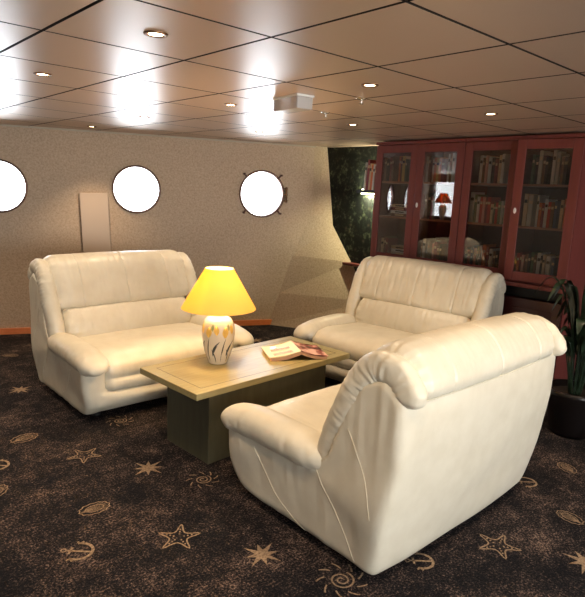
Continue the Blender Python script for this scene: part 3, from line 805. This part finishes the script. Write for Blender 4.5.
# ------------------------------------------------------------ ceiling fittings
def downlight():
    r = empty('recessed_downlight', (0, 0, CEIL))
    b = bmesh.new(); lathe(b, [(.026, .012), (.030, -.004), (.042, -.005), (.045, 0.001), (.026, .012)], 36); obj('trim_ring', b, 'brass', r, True)
    b = bmesh.new(); lathe(b, [(.001, -.001), (.027, -.001), (.027, .008), (.001, .008)], 28); obj('halogen_bulb', b, 'bulb', r)
    return r
dl = None
places = [(x, y) for x in (1.076, 2.268, 3.46) for y in (1.977, 3.169, 4.361)] + [(2.35, 5.6), (1.076, 5.553), (-.116, 3.169), (-.116, 1.977), (1.076, .785), (2.268, .785), (3.46, .785), (-.116, 5.553), (-.116, 4.361)]  # places without a name are unseen downlights added to help light the room
names = {(1.076, 1.977): 'round brass downlight, the largest and nearest at the top left', (1.076, 3.169): 'round brass downlight at the far left of the ceiling',
 (2.268, 3.169): 'round brass downlight just left of the clear ceiling box', (2.268, 1.977): 'round brass downlight to the right of the clear ceiling box',
 (3.46, 3.169): 'round brass downlight above the sofa by the bookcases, near the dark wall', (3.46, 1.977): 'round brass downlight in front of the second bookcase',
 (3.46, 4.361): 'small round downlight nearest the dark floral corner', (2.268, 4.361): 'small round downlight between left porthole board and ceiling box',
 (1.076, 4.361): 'round downlight over the left end of the rear sofa', (2.35, 5.6): 'tiny round downlight closest to the porthole wall above the middle porthole'}
for k, p in enumerate(places):
    if dl is None: dl = downlight(); o = dl
    else: o = tree_copy(dl)
    o.location = (p[0], p[1], CEIL - .0008)
    tag(o, names.get(p, 'added round brass downlight outside the view, helping to light the room'), 'ceiling light', 'recessed ceiling downlights')
    l = bpy.data.lights.new('halogen', 'SPOT'); l.energy = 40; l.color = (1, .74, .48); l.spot_size = math.radians(95); l.spot_blend = .8; l.shadow_soft_size = .03
    lo = bpy.data.objects.new('downlight_beam', l); C.objects.link(lo); lo.location = (p[0], p[1], CEIL - .02)
M['clear'] = mat('frosted_clear_plastic', (.92, .86, .82), .25); bsdf(M['clear']).inputs['Transmission Weight'].default_value = .55
r = empty('emergency_light', (2.29, 2.58, CEIL), math.radians(-8), 'clear plastic emergency light box hanging under the ceiling', 'emergency light')
obj('housing', bx(-.06, .06, -.13, .13, -.012, -.001, bev=.002), 'white_plastic', r)
obj('diffuser', bx(-.055, .055, -.125, .125, -.08, -.012, bev=.006), 'clear', r)
obj('battery_pack', bx(-.025, .02, -.085, -.035, -.06, -.0125, bev=.003), 'white_plastic', r)
for k, (x, y, lb) in enumerate(((2.56, 2.29, 'small chrome sprinkler head right of the clear ceiling box'), (2.86, 2.88, 'small chrome sprinkler head further back, before the dark wall'))):
    r = empty('sprinkler_head', (x, y, CEIL), 0, lb, 'sprinkler', 'ceiling sprinklers')
    b = bmesh.new(); lathe(b, [(.001, -.006), (.025, -.005), (.03, 0)], 24); obj('flange', b, 'chrome', r, True)
    b = bmesh.new(); lathe(b, [(.007, 0), (.007, -.025), (.001, -.026)], 12); lathe(b, [(.001, -.027), (.014, -.027), (.014, -.029), (.001, -.029)], 16); obj('nozzle', b, 'chrome', r)

# ------------------------------------------------------------ potted plant between the near sofa and the bookcases
m = mat('dark_green_leaf', (.02, .045, .02), .35); v = coord(m); n = noise_node(m, v, 18, 2, .5)
ln(m, ramp(m, n, [(.35, (.008, .02, .010)), (.7, (.03, .055, .028))]), bsdf(m).inputs['Base Color']); M['plant'] = m
pp = empty('potted_plant', (4.14, 1.48, 0), 0, 'leafy dark green potted plant at the right edge before the bookcase', 'plant')
b = bmesh.new(); lathe(b, [(.001, 0), (.13, 0), (.15, .05), (.19, .30), (.20, .34), (.185, .34), (.17, .29), (.001, .29)], 40); obj('pot', b, 'pot', pp, True)
b = bmesh.new(); lathe(b, [(.001, .30), (.172, .295)], 30); obj('soil', b, 'soil', pp, True)
b = bmesh.new(); st = bmesh.new(); pr_ = random.Random(4)
for k in range(46):
    a = pr_.uniform(0, 2 * PI); hh = pr_.uniform(.35, .85); reach = pr_.uniform(.12, .36)
    pts = [Vector((math.cos(a) * .04, math.sin(a) * .04, .29)), Vector((math.cos(a) * reach * .4, math.sin(a) * reach * .4, .29 + hh * .75)), Vector((math.cos(a) * reach * .8, math.sin(a) * reach * .8, .29 + hh)), Vector((math.cos(a) * reach * 1.15, math.sin(a) * reach * 1.15, .29 + hh * .82))]
    P = cr(pts, 22); tube(st, P[:14], .004, 5)
    lat = Vector((-math.sin(a), math.cos(a), 0)); R1, R2, R0 = [], [], []
    for i, p in enumerate(P[10:]):
        t = i / 11; w = .036 * math.sin(PI * min(1, t * .97 + .03)) ** .8
        R1.append(b.verts.new(p + lat * w + Vector((0, 0, .006)))); R2.append(b.verts.new(p - lat * w + Vector((0, 0, .006)))); R0.append(b.verts.new(p))
    for i in range(len(R0) - 1):
        b.faces.new((R1[i], R1[i + 1], R0[i + 1], R0[i])); b.faces.new((R0[i], R0[i + 1], R2[i + 1], R2[i]))
obj('foliage', b, 'plant', pp, True); obj('stems', st, 'plant', pp, True)

# ------------------------------------------------------------ world, camera
w = bpy.data.worlds.new('overcast_sky'); sc.world = w; w.use_nodes = True
bg = w.node_tree.nodes['Background']; bg.inputs[0].default_value = (.95, .98, 1, 1); bg.inputs[1].default_value = 6
cam = bpy.data.cameras.new('camera'); co = bpy.data.objects.new('camera', cam); C.objects.link(co); sc.camera = co
cam.sensor_fit = 'HORIZONTAL'; cam.sensor_width = 36; cam.lens = FX / 585 * 36; cam.clip_start = .05
fwd = Vector((math.cos(YAW) * math.cos(PITCH), math.sin(YAW) * math.cos(PITCH), -math.sin(PITCH)))
rt = Vector((math.sin(YAW), -math.cos(YAW), 0)); up = rt.cross(fwd)
rt2 = rt * math.cos(ROLL) + up * math.sin(ROLL); up2 = -rt * math.sin(ROLL) + up * math.cos(ROLL)
mt = Matrix((rt2, up2, -fwd)).transposed().to_4x4(); mt.translation = (0, 0, 1.65); co.matrix_world = mt
vs_ = sc.view_settings; sc.display_settings.display_device = 'sRGB'
vs_.view_transform = 'Standard'; vs_.look = 'None'; vs_.gamma = 1; vs_.use_curve_mapping = False; vs_.exposure = .2
sc.cycles.use_denoising = True; sc.cycles.max_bounces = 8; sc.cycles.sample_clamp_indirect = 6
sc.cycles.caustics_reflective = False; sc.cycles.caustics_refractive = False
